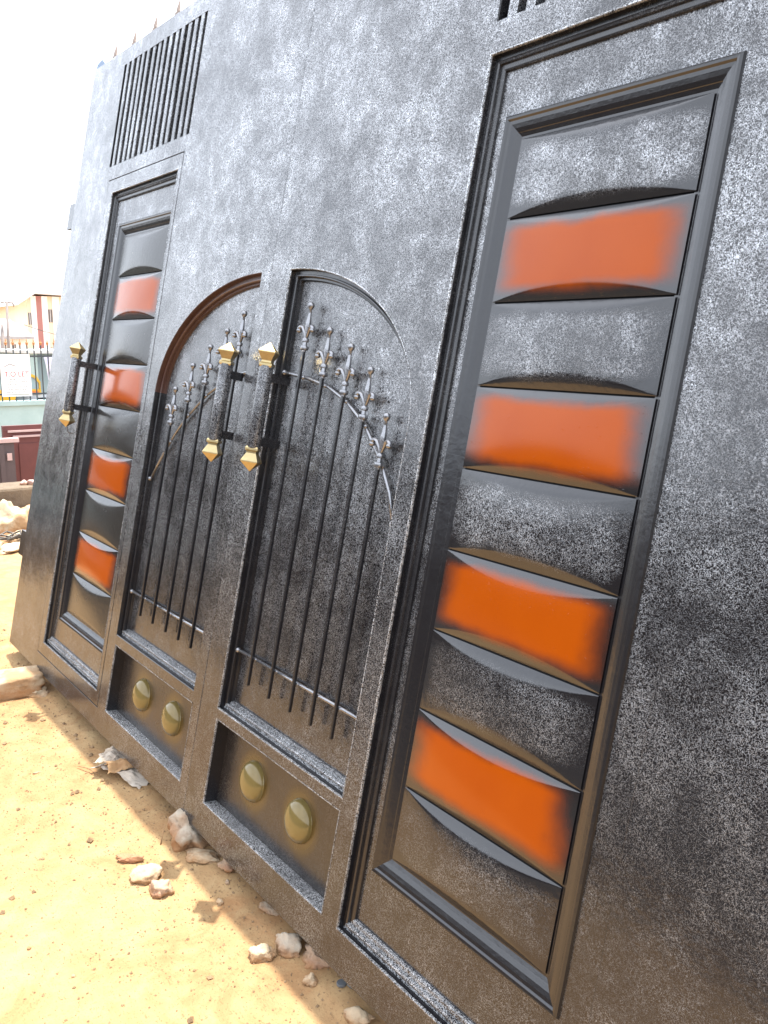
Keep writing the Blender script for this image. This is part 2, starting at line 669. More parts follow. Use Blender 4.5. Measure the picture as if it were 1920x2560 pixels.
def finial_mesh():
    b = MB(gp)
    # spear: foot ball, ring, blade and tip ball
    b.lathe((0, 0, 0), [(-.114, .0045), (-.110, .0048), (-.1085, .0088), (-.104, .0098), (-.0995, .0088), (-.098, .0048), (-.090, .0042), (-.0885, .0072), (-.084, .0076), (-.0805, .0068), (-.079, .004), (-.062, .0046), (-.050, .0062), (-.042, .0060), (-.024, .0038), (-.011, .0026), (-.0085, .0045), (-.005, .0066), (0, .0074), (.005, .006), (.0075, .002)], 10, .3, sq=.85)
    for sg in (-1, 1):
        b.tube([(sg * .002, -.078, 0), (sg * .007, -.066, .001), (sg * .013, -.055, .002), (sg * .0195, -.0515, .003), (sg * .0245, -.056, .003), (sg * .0255, -.0635, .003)],
               [.0032, .0036, .004, .0045, .0055, .0030], 7)
        b.lathe((sg * .0245, -.062, .003), [(-.0055, .001), (-.004, .0045), (0, .0062), (.004, .0045), (.0055, .001)], 8)
    return b


def spear(parent, uc, u, vtip, fin_mesh):
    w = .0135
    h = .0043
    vb = .447
    ch = .0018
    sec = [(u - h + ch, w - h), (u + h - ch, w - h), (u + h, w - h + ch), (u + h, w + h - ch), (u + h - ch, w + h), (u - h + ch, w + h), (u - h, w + h - ch), (u - h, w - h + ch)]
    bar = MB(gp).prism(sec, vb, vtip - .110).build("spear_bar", MBAR, parent, off=uc)
    fo = bpy.data.objects.new("spear_finial", fin_mesh)
    link(fo, bar)
    fo.location = (u - uc, -w, vtip)
    fo.scale = (1.22, 1.25, 1.0)
    return bar


def handle(parent, uc, u, w, foot_w, v0=1.030, v1=1.233, wire=False):
    t = MB(gp).lathe((u, 0, w), [(v0, .0170), (v0 + .003, .0178), (v1 - .003, .0178), (v1, .0170)], 20).build("pull_handle", MT, parent, off=uc, angle=.6)
    kn = [(-.004, .0185), (.000, .0225), (.005, .0225), (.008, .0175), (.0125, .0170), (.032, .0300), (.0345, .0300), (.057, .0015)]
    r45 = 0.0
    top = MB(gp).lathe((u, v1, w), kn, 4, r45).build("knob", MGOLD, t, off=uc)
    bot = MB(gp).lathe((u, v0, w), [(-a, r) for a, r in kn], 4, r45).build("knob", MGOLD, t, off=uc)
    for vv in (1.048, 1.207):
        MB(gp).box(u - .003, u + .003, vv - .0105, vv + .0105, foot_w, w - .015).build("bracket", MBAR, t, off=uc)
    if wire:
        pts = [(u + .004, v0 - .056, w - .004), (u + .002, v0 - .070, w - .006), (u + .008, v0 - .080, w - .014), (u + .012, v0 - .074, w - .03), (u + .010, v0 - .062, w - .04)]
        MB(gp).tube(pts, .0016, 6).build("tie_wire", MWIRE, t, True, off=uc)
    return t


FIN = finial_mesh()
_f = FIN.build("spear_finial", MSIL, None, angle=.9)
FIN_MESH = _f.data
bpy.data.objects.remove(_f)


def dome(parent, uc, u, v, r=.050, h=.029, w=-.012):
    prof = [(w + .0003, r + .0003)]
    for i in range(0, 11):
        t = math.pi / 2 * i / 10
        prof.append((w + .0006 + h * math.sin(t), max(.0004, r * math.cos(t))))
    return MB(gp).lathe((u, v, 0), prof, 32, axis='w').build("boss", MDOME, parent, True, off=uc)


def vent(parent, uc, u0, u1, v0, v1):
    bk = MB(gp).sheet([rect(u0 - .002, u1 + .002, v0 - .002, v1 + .002)], -.028).build("vent_back", MDARK, parent, off=uc)
    molding(rect(u0, u1, v0, v1), [(0, A), (.0012, A - .0012), (.0014, -.027)], parent, uc, "vent_rim", MG)
    # 15 slots, 14 slats between them
    pitch = (u1 - u0 - .024) / 14
    for k in range(14):
        a = u0 + .024 + k * pitch
        b = u0 + (k + 1) * pitch
        c = .0022
        jj = random.uniform(-.0012, .0012)
        poly = [(a, -.020), (b, -.020), (b, A - c + jj), (b - c, A - .0004 + jj), (a + c, A - .0004 + jj), (a, A - c + jj)]
        MB(gp).prism(poly, v0 + .0005, v1 - .0005).build("vent_slat", MT, parent, off=uc)


def make_leaf(side, label):
    """side -1: leaf with the wicket door, +1: leaf with the fixed column"""
    uc = -.9 if side < 0 else .9
    root = empty("gate_leaf", (uc, 0, GAP), (-LEAN, 0, 0))
    tag(root, label, "gate", "two leaves of the steel gate")
    zf = A if side < 0 else A + .0015
    if side < 0:
        o0, o1 = -1.77, -.0215
        arch = arch_loop(-1, -.072, -.652, .350, 1.142, 1.487)
        box = rect(-.648, -.066, .098, .319)
        slot = rect(-1.412, -.702, 1.962, 2.345)
        holes = [rect(-1.394, -.714, .086, 1.910)]
    else:
        o0, o1 = -.0195, 1.77
        arch = arch_loop(1, .074, .649, .352, 1.142, 1.487)
        box = rect(.078, .647, .100, .326)
        slot = rect(.702, 1.412, 1.922, 2.345)
        holes = [rect(.702, 1.764, .100, 1.860)]
    allh = [arch, box, slot] + holes
    c = .003
    sk = MB(gp)
    sk.sheet([rect(o0 + c, o1 - c, VB + c, VT - c)] + allh, zf)
    sk.sweep(rect(o0 + c, o1 - c, VB + c, VT - c), [(0, zf), (-.0012, zf - .0002), (-.0026, zf - .0014), (-.003, zf - .003), (-.003, -.046)])
    sk.sheet([rect(o0, o1, VB, VT)], -.046)
    sk.build("face_sheet", MT, root, off=uc)
    dz = zf - A
    # arch
    P = [(i, w + (dz if k == 0 else 0)) for k, (i, w) in enumerate(ARCP)]
    P = [(i * 1.4, w) for i, w in P]
    if side < 0:
        # the curved run gets a separate brown paint
        k0 = [i for i, p in enumerate(arch) if p[1] >= 1.142 - 1e-6]
        ca_, cb_ = min(k0), max(k0)
        lp = arch if area(arch) > 0 else arch[::-1]
        cur = [p for p in lp if p[1] >= 1.142 - 1e-6]
        i0 = lp.index(cur[0])
        lp2 = lp[i0:] + lp[:i0]
        curve = [p for p in lp2 if p[1] >= 1.142 - 1e-6]
        rest = [curve[-1]] + [p for p in lp2 if p[1] < 1.142 - 1e-6] + [curve[0]]
        MB(gp).sweep(curve, P, closed=False).build("arch_trim", MBROWN, root, off=uc)
        MB(gp).sweep(rest, P, closed=False).build("arch_molding", MG, root, off=uc)
    else:
        molding(arch, P, root, uc, "arch_molding")
    us = [p[0] for p in arch]
    ledge(min(us), max(us), min(p[1] for p in arch), P[2:], root, uc, "arch_ledge")
    inner = []
    MB(gp).sheet([[p for p in arch]], FL).build("arch_panel", MT, root, off=uc)
    # lower box with bosses
    BP = [(i, w + (dz if k == 0 else 0)) for k, (i, w) in enumerate(BOXP)]
    molding(box, BP, root, uc, "box_molding")
    ledge(box[0][0], box[1][0], box[0][1], BOXP[1:], root, uc, "box_ledge")
    dcs = ((-.462, .211), (-.238, .214)) if side < 0 else ((.243, .221), (.462, .217))
    gpm = paint_gold_panel("bronze_mist_panel", [(a - uc, b) for a, b in dcs])
    MB(gp).sheet([rect(*[box[0][0], box[1][0], box[0][1], box[2][1]])], -.012).build("box_panel", gpm, root, off=uc)
    for a, b in dcs:
        dome(root, uc, a, b)
    # vent
    vent(root, uc, slot[0][0], slot[1][0], slot[0][1], slot[2][1])
    # pressed column: on the left it sits in a wicket door
    if side < 0:
        d0, d1, e0, e1 = -1.3895, -.7185, .0905, 1.9055
        rec = rect(-1.338, -.742, .134, 1.858)
        dm = MB(gp)
        dm.frame(rect(d0, d1, e0, e1), rec, A + .0008)
        dm.sweep(rect(d0, d1, e0, e1), [(0, A + .0008), (-.0008, A - .001), (-.001, -.03)])
        door = dm.build("wicket_door", MT, root, off=uc)
        tag(door, label="narrow wicket door with orange tiles set in the gate leaf")
        mold_parent = door
        MB(gp).sheet([rect(-1.396, -.712, .084, 1.912)], -.032).build("door_rebate", MDARK, root, off=uc)
        molding(holes[0], [(0, A), (.0006, A - .0008), (.001, -.031)], root, uc, "door_rim", MG)
        tc = -1.0045
    else:
        door = None
        rec = holes[0]
        tc = 1.0045
        pn = MB(gp).frame(rect(rec[0][0] + .03, 1.3055, rec[0][1] + .03, rec[2][1] - .03), rect(tc - .246, tc + .246, .249, 1.737), .005).build("pressed_panel", MT, root, off=uc)
        mold_parent = pn
        q0, q1 = rec[0][1] + .03, rec[2][1] - .03
        st_ = MB(gp).sheet([rect(1.3065, 1.737, q0, q1)], .0078)
        st_.add([(1.3065, q0, .0078), (1.3065, q1, .0078), (1.3050, q1, .0068), (1.3050, q0, .0068), (1.3048, q1, .0045), (1.3048, q0, .0045)], [(0, 1, 2, 3), (3, 2, 4, 5)])
        st_.build("outer_sheet", MT, root, off=uc)
    if side < 0:
        MB(gp).frame(rect(rec[0][0] + .03, rec[1][0] - .03, rec[0][1] + .03, rec[2][1] - .03), rect(tc - .246, tc + .246, .249, 1.737), .005).build("door_panel", MT, mold_parent, off=uc)
    BG = [(i, w + ((.0008 if side < 0 else dz) if k == 0 else 0)) for k, (i, w) in enumerate(BIGP)]
    molding(rec, BG, mold_parent, uc, "panel_molding")
    ledge(rec[0][0], rec[1][0], rec[0][1], BIGP[2:], mold_parent, uc, "panel_ledge")
    make_panel(tc, mold_parent, uc)
    # rails and spears
    if side < 0:
        tips = [(-.522, 1.159), (-.425, 1.234), (-.328, 1.290), (-.239, 1.336), (-.155, 1.383)]
        arc = [(-.092, 1.226), (-.150, 1.219), (-.24, 1.190), (-.329, 1.150), (-.44, 1.076), (-.50, 1.022), (-.56, .955), (-.625, .868)]
        rail = (-.628, -.082, .500)
    else:
        tips = [(.182, 1.395), (.284, 1.334), (.382, 1.296), (.472, 1.246), (.557, 1.150)]
        arc = [(.096, 1.230), (.122, 1.228), (.209, 1.219), (.303, 1.202), (.387, 1.172), (.471, 1.125), (.549, 1.056), (.600, .990), (.628, .930)]
        rail = (.094, .634, .512)
    for u, vt in tips:
        spear(root, uc, u, vt, FIN_MESH)
    ra = MB(gp).tube([(u, v, .0035) for u, v in arc], .0042, 8)
    rb_ = MB(gp).tube([(rail[0], rail[2], .0035), (rail[1], rail[2] + .003, .0035)], .0042, 8)
    def blob(mb, u, v, r):
        mb.lathe((u, v, .006), [(-r, .0006), (-r * .7, r * .75), (0, r), (r * .6, r * .8), (r * .95, .0006)], 7)
    for u, vt in tips:
        for (p, q) in zip(arc, arc[1:]):
            if min(p[0], q[0]) <= u < max(p[0], q[0]):
                t = (u - p[0]) / (q[0] - p[0])
                vv = p[1] + t * (q[1] - p[1])
                blob(ra, u - .005, vv + .001, random.uniform(.0045, .0065)); blob(ra, u + .006, vv - .001, random.uniform(.004, .006))
        blob(rb_, u - .0055, rail[2] + .001, random.uniform(.004, .0055)); blob(rb_, u + .0055, rail[2] + .002, random.uniform(.0035, .005))
    for mb, en in ((ra, arc[0]), (ra, arc[-1]), (rb_, (rail[0], rail[2])), (rb_, (rail[1], rail[2]))):
        blob(mb, en[0], en[1], .007)
    ra.build("arch_rail", MSIL, root, True, off=uc)
    rb_.build("bottom_rail", MSIL, root, True, off=uc)
    # handles
    if side < 0:
        handle(root, uc, -.085, .077, A, 1.030, 1.233)
        handle(root, uc, -1.255, .090, .009, 1.028, 1.226, wire=True)
    else:
        handle(root, uc, .128, .077, .006, 1.030, 1.233)
    # hinge plates on the outer stile
    for vv in (1.82, .44):
        b = MB(gp)
        e = o0 if side < 0 else o1
        sg = -1 if side < 0 else 1
        ua, ub = sorted((e + sg * .0005, e + sg * .068))
        b.box(ua, ub, vv - .052, vv + .052, .010, .0225)
        b.lathe((e + sg * .062, vv, .008), [(-.05, .011), (.05, .011)], 12)
        b.build("hinge_plate", MBAR, root, off=uc, angle=.7)
    # cap on the outer frame tube
    e = o0 if side < 0 else o1
    sg = 1 if side < 0 else -1
    ca = MB(gp)
    ca.prism([(e - sg * .05, VT - .05), (e + sg * .06, VT + .001), (e + sg * .06, VT + .016), (e + sg * .005, VT + .05), (e - sg * .05, VT + .04)], -.044, .004, axis=2)
    ca.build("frame_cap", MCAP, root, off=uc)
    # spikes along the top rail
    sm = None
    for k in range(9):
        u = (-1.69 + k * .203) if side < 0 else (1.69 - k * .203)
        if sm is None:
            b = MB(gp)
            b.lathe((0, 0, 0), [(-.004, .006), (.012, .006), (.014, .010), (.020, .010), (.022, .005), (.034, .005), (.036, .009), (.041, .009), (.043, .004), (.056, .007), (.066, .0075), (.085, .004), (.104, .001)], 8)
            for q in (-1, 1):
                b.tube([(0, .045, 0), (q * .010, .056, 0), (q * .018, .060, 0), (q * .021, .052, 0)], .0032, 6)
            so = b.build("top_spike", MSPIKE, root, angle=.8)
            sm = so.data
        else:
            so = link(bpy.data.objects.new("top_spike", sm), root)
        so.location = (u - uc, .022, VT)
    return root


LEFT = make_leaf(-1, "left leaf of black steel gate with wicket door and two handles")
RIGHT = make_leaf(1, "right leaf of black steel gate with one handle, nearest the camera")

# wall that the gate leans on (behind it)
MBLOCK = matte("grey_block", (.36, .34, .31), (.26, .24, .22), 5, .95, .5)
wl = empty("block_wall", (0, .66, 0))
tag(wl, "grey sandcrete block wall that the steel gate leans against", "wall")
bmesh_data = None
for r_ in range(10):
    for c_ in range(7):
        x = -1.42 + c_ * .455 + (.22 if r_ % 2 else 0)
        if x > 1.45: continue
        if bmesh_data is None:
            o = MB().box(-.222, .222, -.1, .1, .004, .222).build("block", MBLOCK, wl)
            bmesh_data = o.data
        else:
            o = link(bpy.data.objects.new("block", bmesh_data), wl)
        o.location = (x, 0, r_ * .228)

# ------------------------------------------------------------------ stones and litter at the foot
def rock(name, label, cat, loc, size, mat, seed, rotz=0.0, sharp=.35, flat=1.0, group=None, sub=4, sink=.36):
    bm = bmesh.new()
    bmesh.ops.create_icosphere(bm, subdivisions=sub, radius=1)
    sd = Vector((seed * 3.7, seed * 1.3, seed * 7.1))
    pl = []
    rg = random.Random(seed)
    for _ in range(9):
        d = Vector((rg.uniform(-1, 1), rg.uniform(-1, 1), rg.uniform(-.6, 1))).normalized()
        pl.append((d, rg.uniform(.62, .9)))
    for v in bm.verts:
        p = v.co.copy()
        for d, k in pl:
            t = p.dot(d)
            if t > k: p -= d * (t - k)
        n_ = noise.noise(p * 1.6 + sd) * sharp + noise.noise(p * 4.5 + sd) * sharp * .5 + noise.noise(p * 11 + sd) * sharp * .25 + noise.noise(p * 24 + sd) * sharp * .12
        p *= 1 + n_
        p.z *= flat
        v.co = Vector((p.x * size[0], p.y * size[1], p.z * size[2])) * .92
    me = bpy.data.meshes.new(name)
    bm.to_mesh(me); bm.free()
    me.polygons.foreach_set("use_smooth", [True] * len(me.polygons))
    me.materials.append(mat)
    o = link(bpy.data.objects.new(name, me))
    o.location = (loc[0], loc[1], loc[2] + size[2] * (1 - 2 * sink) + soil_h(loc[0], loc[1]))
    o.rotation_euler = (0, 0, rotz)
    tag(o, label, cat, group)
    return o


SW = stone("pale_stone", (.48, .38, .26), (.38, .24, .13))
SB = stone("earthy_stone", (.46, .33, .23), (.36, .20, .12))
SR = stone("red_clod", (.40, .21, .12), (.30, .14, .08))
SG = stone("grey_stone", (.42, .36, .28), (.36, .22, .13))
G_ = "stones lying at the foot of the gate"
rock("stone", "flat pale stone beside the concrete block at the gate's far corner", "stone", (-1.285, -.055, 0), (.075, .052, .022), SW, 3, .5, group=G_)
rock("stone", "large stone with whitewashed top and red earthy front, under the gate", "stone", (-.010, .000, 0), (.100, .062, .058), SG, 6, -.35, .42, group=G_, sink=.28)
rock("stone", "white rounded stone on open soil touching a brown one", "stone", (.092, -.170, 0), (.050, .038, .026), SW, 8, .9, .25, group=G_)
rock("stone", "brown stone lying against the white rounded one", "stone", (.168, -.165, 0), (.040, .033, .027), SB, 11, .4, .3, group=G_)
rock("clod", "crumbly red clod of earth standing alone on the soil", "clod", (-.012, -.175, 0), (.036, .022, .016), SR, 13, .8, .5)
rock("stone", "thin flat slab half in shade beside the large stone", "stone", (.105, -.020, 0), (.062, .035, .010), SW, 17, .55, .3, group=G_)
rock("stone", "tiny white stone alone near the edge of the gate's shadow", "stone", (.296, -.068, 0), (.012, .010, .008), SW, 19, 0, .3, group=G_, sub=3)
rock("stone", "smallest grey pebble right on the shadow edge", "stone", (.245, -.022, 0), (.009, .007, .006), SG, 23, 0, .3, group=G_, sub=3)
rock("stone", "bright pale stone in full sun with a half-shaded dusty stone behind it", "stone", (.525, -.080, 0), (.034, .026, .023), SW, 29, .7, .35, group=G_)
rock("stone", "dusty stone half in shade next to the bright pale stone", "stone", (.535, -.020, 0), (.044, .034, .026), SG, 31, .2, .3, group=G_)
rock("stone", "small cream stone poking out of the shadow edge", "stone", (.650, -.036, 0), (.019, .016, .016), SW, 37, .3, .35, group=G_)
rock("stone", "pale stone at the bottom of the picture below two grey caps", "stone", (.800, -.015, 0), (.034, .026, .017), SW, 41, .4, .3, group=G_)
rock("stone", "cracked grey slab lying wholly in the gate's shadow", "stone", (.395, .020, 0), (.036, .026, .010), SG, 43, .2, .3, group=G_)
rock("clod", "brown clod lumped against the near end of the gate foot", "clod", (.610, .010, 0), (.050, .032, .022), SB, 47, .5, .4)
rock("clod", "small brown clod beside the cracked slab in the shadow", "clod", (.200, .012, 0), (.036, .026, .018), SB, 53, 1.1, .4)
rock("chip", "white flake lying alone on the open sunny soil", "chip", (-.641, -.228, 0), (.016, .008, .003), SW, 59, 1.4, .2, sub=3)
rock("chip", "white chip on sunny soil near the picture's lower left", "chip", (.344, -.431, 0), (.007, .006, .004), SW, 61, 0, .2, sub=3)
rock("chip", "reddish speck of brick on the soil at lower left", "chip", (.197, -.482, 0), (.007, .005, .004), SR, 67, 0, .2, sub=3)

# concrete block propping the far corner
bm = bmesh.new()
bmesh.ops.create_cube(bm, size=2)
bmesh.ops.subdivide_edges(bm, edges=bm.edges[:], cuts=14, use_grid_fill=True)
for v in bm.verts:
    p = v.co.copy()
    q = max(1e-6, (abs(p.x) ** 7 + abs(p.y) ** 7 + abs(p.z) ** 7) ** (1 / 7))
    p = p / q
    n_ = 1 + .09 * noise.noise(p * 1.7 + Vector((4, 2, 9))) + .05 * noise.noise(p * 5 + Vector((1, 7, 3))) + .025 * noise.noise(p * 13)
    v.co = Vector((p.x * .075, p.y * .21, p.z * .044)) * n_
me = bpy.data.meshes.new("concrete_block"); bm.to_mesh(me); bm.free()
me.polygons.foreach_set("use_smooth", [True] * len(me.polygons))
me.materials.append(SW)
ob = link(bpy.data.objects.new("concrete_block", me))
ob.location = (-1.375, -.215, .030); ob.rotation_euler = (.04, 0, -.28)
tag(ob, "long pale concrete block sticking out under the gate's far corner", "block")

# crumpled torn paper sack under the gate
MPAPER = matte("dusty_paper", (.50, .44, .37), (.36, .29, .22), 18, .9, .3, .004)
MKRAFT = matte("brown_tape", (.42, .27, .14), (.34, .20, .10), 18, .7, .2, .003)
paper = empty("paper_scrap", (-.455, .0, 0)); paper.rotation_euler = (0, 0, .35)
tag(paper, "crumpled torn piece of cement sack with a brown strip under gate", "litter")
def crumple(name, w_, d_, mat, seed, lift, ph):
    n1, n2 = 18, 14
    vs_ = []; fs = []
    for i in range(n1):
        for j in range(n2):
            a, b = i / (n1 - 1) - .5, j / (n2 - 1) - .5
            ew = 1 + .22 * noise.noise(Vector((b * 7, seed, 0))); ed = 1 + .22 * noise.noise(Vector((a * 7, seed + 4, 0)))
            z = lift + .016 * abs(noise.noise(Vector((a * 3.2, b * 3.2, seed)))) + .010 * noise.noise(Vector((a * 8, b * 8, seed + 2))) + .014 * math.cos(a * 5 + ph)
            vs_.append((a * w_ * ew, b * d_ * ed, max(z, .004)))
    for i in range(n1 - 1):
        for j in range(n2 - 1):
            fs.append((i * n2 + j, (i + 1) * n2 + j, (i + 1) * n2 + j + 1, i * n2 + j + 1))
    o = mesh_obj(name, vs_, fs, mat, paper)
    sm_ = o.modifiers.new("thick", 'SOLIDIFY'); sm_.thickness = .0012
    return o
crumple("sack_sheet", .21, .12, MPAPER, 2.0, .018, .3)
o = crumple("sack_fold", .11, .10, MPAPER, 5.0, .034, 1.2); o.location = (-.055, -.005, 0); o.rotation_euler = (0, 0, .5)
o = crumple("brown_strip", .045, .13, MKRAFT, 9.0, .040, .2); o.location = (.01, -.012, .002); o.rotation_euler = (0, 0, -.55)
tag(o, "brown strip across the torn sack")

# two grey caps trodden into the soil
MGREY = matte("grey_plastic", (.16, .17, .18), None, 20, .6, .1)
for (x, y, r_, lab) in ((.709, .003, .0105, "round dark grey cap lying in the gate's shadow"), (.729, .022, .0125, "broken grey ring behind the round grey cap")):
    if r_ < .012:
        o = MB().lathe((0, 0, 0), [(0, r_), (.004, r_), (.005, r_ * .9), (.0045, r_ * .75)], 18, axis='w').build("bottle_cap", MGREY)
    else:
        o = MB().tube([(r_ * math.cos(a * .35), r_ * math.sin(a * .35), .003) for a in range(-9, 5)], .0042, 7).build("plastic_ring", MGREY, smooth=True)
    o.location = (x, y, soil_h(x, y) + .002)
    tag(o, lab, "litter")
# twigs
MTW = matte("dry_twig", (.30, .19, .10), None, 30, .9, .2)
for nm, lab, pts in (("twig", "thin dry stick poking out from under the gate beside the sack", [(-.625, -.020, .012), (-.61, .005, .018), (-.60, .04, .020)]),
                     ("twig", "wiry dry weed stem lying on soil left of the sack", [(-.484, -.082, .006), (-.52, -.096, .012), (-.55, -.10, .010), (-.594, -.118, .005)]),
                     ("twig", "dry twig rising between the bright pale stone and its neighbour", [(.545, -.060, .006), (.530, -.050, .020), (.515, -.036, .018), (.490, -.020, .012)]),
                     ("twig", "straight dark stalk hanging over the large whitewashed stone", [(-.020, -.085, .004), (-.030, -.075, .020), (-.045, -.06, .045)])):
    o = MB().tube(pts, [.0018] * (len(pts) - 1) + [.001], 6).build(nm, MTW, smooth=True)
    tag(o, lab, "twig")

# ------------------------------------------------------------------ yard edge and street beyond
MCON = matte("stained_concrete", (.21, .16, .11), (.11, .08, .055), 3.5, .95, .6, .02)
lw = MB()
lw.box(-4.92, -4.60, -3, 6, -1.0, .27)
o = lw.build("low_wall", MCON)
bv = o.modifiers.new("bevel", 'BEVEL'); bv.width = .02; bv.segments = 2
tag(o, "low stained concrete wall behind the rubble", "wall")

rr = random.Random(5)
RUB = [((-4.33, .60, 0), (.22, .17, .17), SW, "biggest pale rubble lump against the low wall"),
       ((-4.40, .86, 0), (.24, .20, .20), SW, "pale rubble lump half hidden by the gate edge"),
       ((-4.12, .40, 0), (.10, .08, .06), SB, "brown rubble lump at the left end of the heap"),
       ((-4.08, .62, 0), (.13, .10, .045), SW, "flat white rubble slab in front of the heap"),
       ((-3.80, .52, 0), (.16, .09, .03), SW, "long pale sliver of rubble nearest the camera"),
       ((-3.92, .44, 0), (.08, .06, .05), SG, "small grey rubble lump among twisted wire"),
       ((-3.70, .66, 0), (.10, .08, .03), SW, "thin rubble flake beside the hinge plate"),
       ((-4.18, .30, 0), (.16, .14, .10), SW, "pale rubble lump cut by the picture's left edge")]
for i, (l_, s_, m_, lab) in enumerate(RUB):
    rock("rubble", lab, "rubble", l_, s_, m_, 71 + i, rr.random() * 3, .4, group="rubble heap by the low wall")
wc = MB()
pts = [(-3.98 + .10 * math.cos(t * .9) * (1 - t / 40), .50 + .13 * math.sin(t * .7), .05 + .02 * math.sin(t * 1.9)) for t in range(0, 26)]
wc.tube(pts, .006, 6)
tag(wc.build("scrap_wire", MWIRE, smooth=True), "tangle of dark scrap wire lying on the rubble", "wire")
for i, (x, y, z, s_) in enumerate(((-4.72, .845, .27, .035), (-4.70, .90, .27, .04))):
    o = rock("brick_bit", ("left" if i == 0 else "right") + " of two pinkish brick bits on top of the low wall", "brick", (x, y, z), (s_, s_, s_ * .8), stone("pink_brick", (.55, .38, .33), (.5, .3, .24)), 91 + i, 0, .4, sub=3)

# maroon steel doors standing on edge behind the low wall
MMAR = metal("maroon_paint", (.13, .035, .030), .45, .0, .1, 12)
MMAR2 = metal("dull_maroon_grey_paint", (.085, .06, .06), .5, .0, .1, 12)
MPINK = metal("pale_pink_edge_paint", (.52, .36, .33), .5, .0, .05, 12)
d = empty("steel_door", (-8.6, 1.65, ZL))
tag(d, "maroon steel door standing on edge behind the low wall", "door", "unhung steel doors")
MB().box(-.03, .03, 0, 2.1, 0, 1.36).build("door_leaf", MMAR, d)
for k, z in enumerate((1.285, 1.225)):
    MB().box(.0305, .06, .05 + k * .05, 2.05, z, z + .022).build("rail", MPINK, d)
for k in range(5):
    MB().box(.0305, .042, .16 + k * .40, .16 + k * .40 + .30, .1, 1.15).build("raised_panel", MMAR, d)
d = empty("steel_door", (-8.2, .0, ZL))
tag(d, "dull maroon steel door in front with a lock hole and pale top rail", "door", "unhung steel doors")
MB().box(-.03, .03, 0, 1.66, 0, 1.215).build("door_leaf", MMAR2, d)
MB().box(-.045, .06, 0, 1.71, 1.2155, 1.26).build("rail", MPINK, d)
for y in (.3, .9, 1.50):
    MB().box(.0305, .05, y, y + .05, .05, 1.2).build("stile", MMAR2, d)
MB().box(.0505, .058, 1.575, 1.625, 1.02, 1.10).build("lock_plate", MPINK, d)

# teal boundary wall with spear fence
MTEAL = matte("pale_teal_paint", (.37, .48, .47), (.31, .42, .41), 2.5, .8, .15)
tw = empty("boundary_wall", (-14, 0, ZL))
tag(tw, "pale teal boundary wall with a projecting cap under the fence", "wall")
MB().box(-.12, .12, -8, 9, 0, 1.22).build("wall_body", MTEAL, tw)
MB().box(-.17, .17, -8, 9, 1.2205, 1.29).build("wall_cap", MTEAL, tw)
MFEN = metal("dark_fence_paint", (.05, .06, .065), .45, .3)
MTIP = metal("red_gold_tip_paint", (.45, .2, .08), .45, .2)
fe = empty("spear_fence", (-14, 0, .29))
tag(fe, "dark metal spear fence standing on the teal wall", "fence")
for z in (.10, .74):
    MB().box(-.012, .012, 1.4, 5.2, z, z + .03).build("fence_rail", MFEN, fe)
bar_me = tip_me = None
for k in range(32):
    y = 1.5 + k * .1145
    if bar_me is None:
        o = MB().box(-.009, .009, -.009, .009, 0, .96).build("fence_bar", MFEN, fe); bar_me = o.data
        b = MB().lathe((0, 0, 0), [(.94, .014), (.96, .02), (.985, .026), (1.0, .012), (1.06, .001)], 6, axis='w')
        t = b.build("bar_tip", MTIP, o); tip_me = t.data
    else:
        o = link(bpy.data.objects.new("fence_bar", bar_me), fe)
        t = link(bpy.data.objects.new("bar_tip", tip_me), o)
    o.location = (0, y, 0)

# the letting sign, hung on the fence
MWHITE = matte("sign_white", (.88, .88, .85), (.84, .84, .80), 3, .6, .03)
MRED = matte("sign_red", (.62, .03, .06), None, 10, .6, .02)
MINK = matte("sign_ink", (.06, .06, .08), None, 10, .6, .02)
sg = empty("letting_sign", (-13.95, 2.98, .37)); sg.rotation_euler = (0, 0, 0)
tag(sg, "white TO LET signboard hung on the spear fence", "sign")
MB().box(-.012, .006, 0, .485, 0, .71).build("sign_board", MWHITE, sg)
def text(txt, y, z, size, mat, parent, width=None):
    cu = bpy.data.curves.new("lettering", 'FONT')
    cu.body = txt; cu.size = size; cu.align_x = 'CENTER'
    tmp = bpy.data.objects.new("tmp_text", cu); COL.objects.link(tmp)
    me = bpy.data.meshes.new_from_object(tmp.evaluated_get(bpy.context.evaluated_depsgraph_get()))
    bpy.data.objects.remove(tmp)
    xsz = max(v.co.x for v in me.vertices) - min(v.co.x for v in me.vertices)
    k = width / xsz if width else 1.0
    # the board faces +X: text x -> +Y, text y -> Z
    for v in me.vertices:
        v.co = Vector((.0085, y + v.co.x * k, z + v.co.y))
    me.materials.clear(); me.materials.append(mat)
    return link(bpy.data.objects.new("lettering", me), parent)
text("T.O LET", .255, .335, .125, MRED, sg, .40)
for k, (ln, wd) in enumerate((("2 BEDROOM FLAT", .30), ("OFFICE   MINI", .32), ("A ROOM S.C", .21), ("ROOM & PARLOUR", .33), ("SHOP OFFICE SPACE", .36), ("LAND & HOUSE FOR SALE", .40))):
    text(ln, .255 if k not in (2,) else .20, .275 - k * .043, .040, MINK, sg, wd)
gr = MB().prism([(.05, .50), (.15, .56), (.25, .515), (.25, .500), (.15, .538), (.05, .485)], .0075, .0085, axis=0)
gr.build("house_drawing", matte("sign_grey", (.35, .33, .33), None, 10, .6, .02), sg)
MB().box(.0075, .0085, .04, .44, .022, .04).build("bottom_strip", matte("sign_strip", (.45, .45, .40), None, 10), sg)

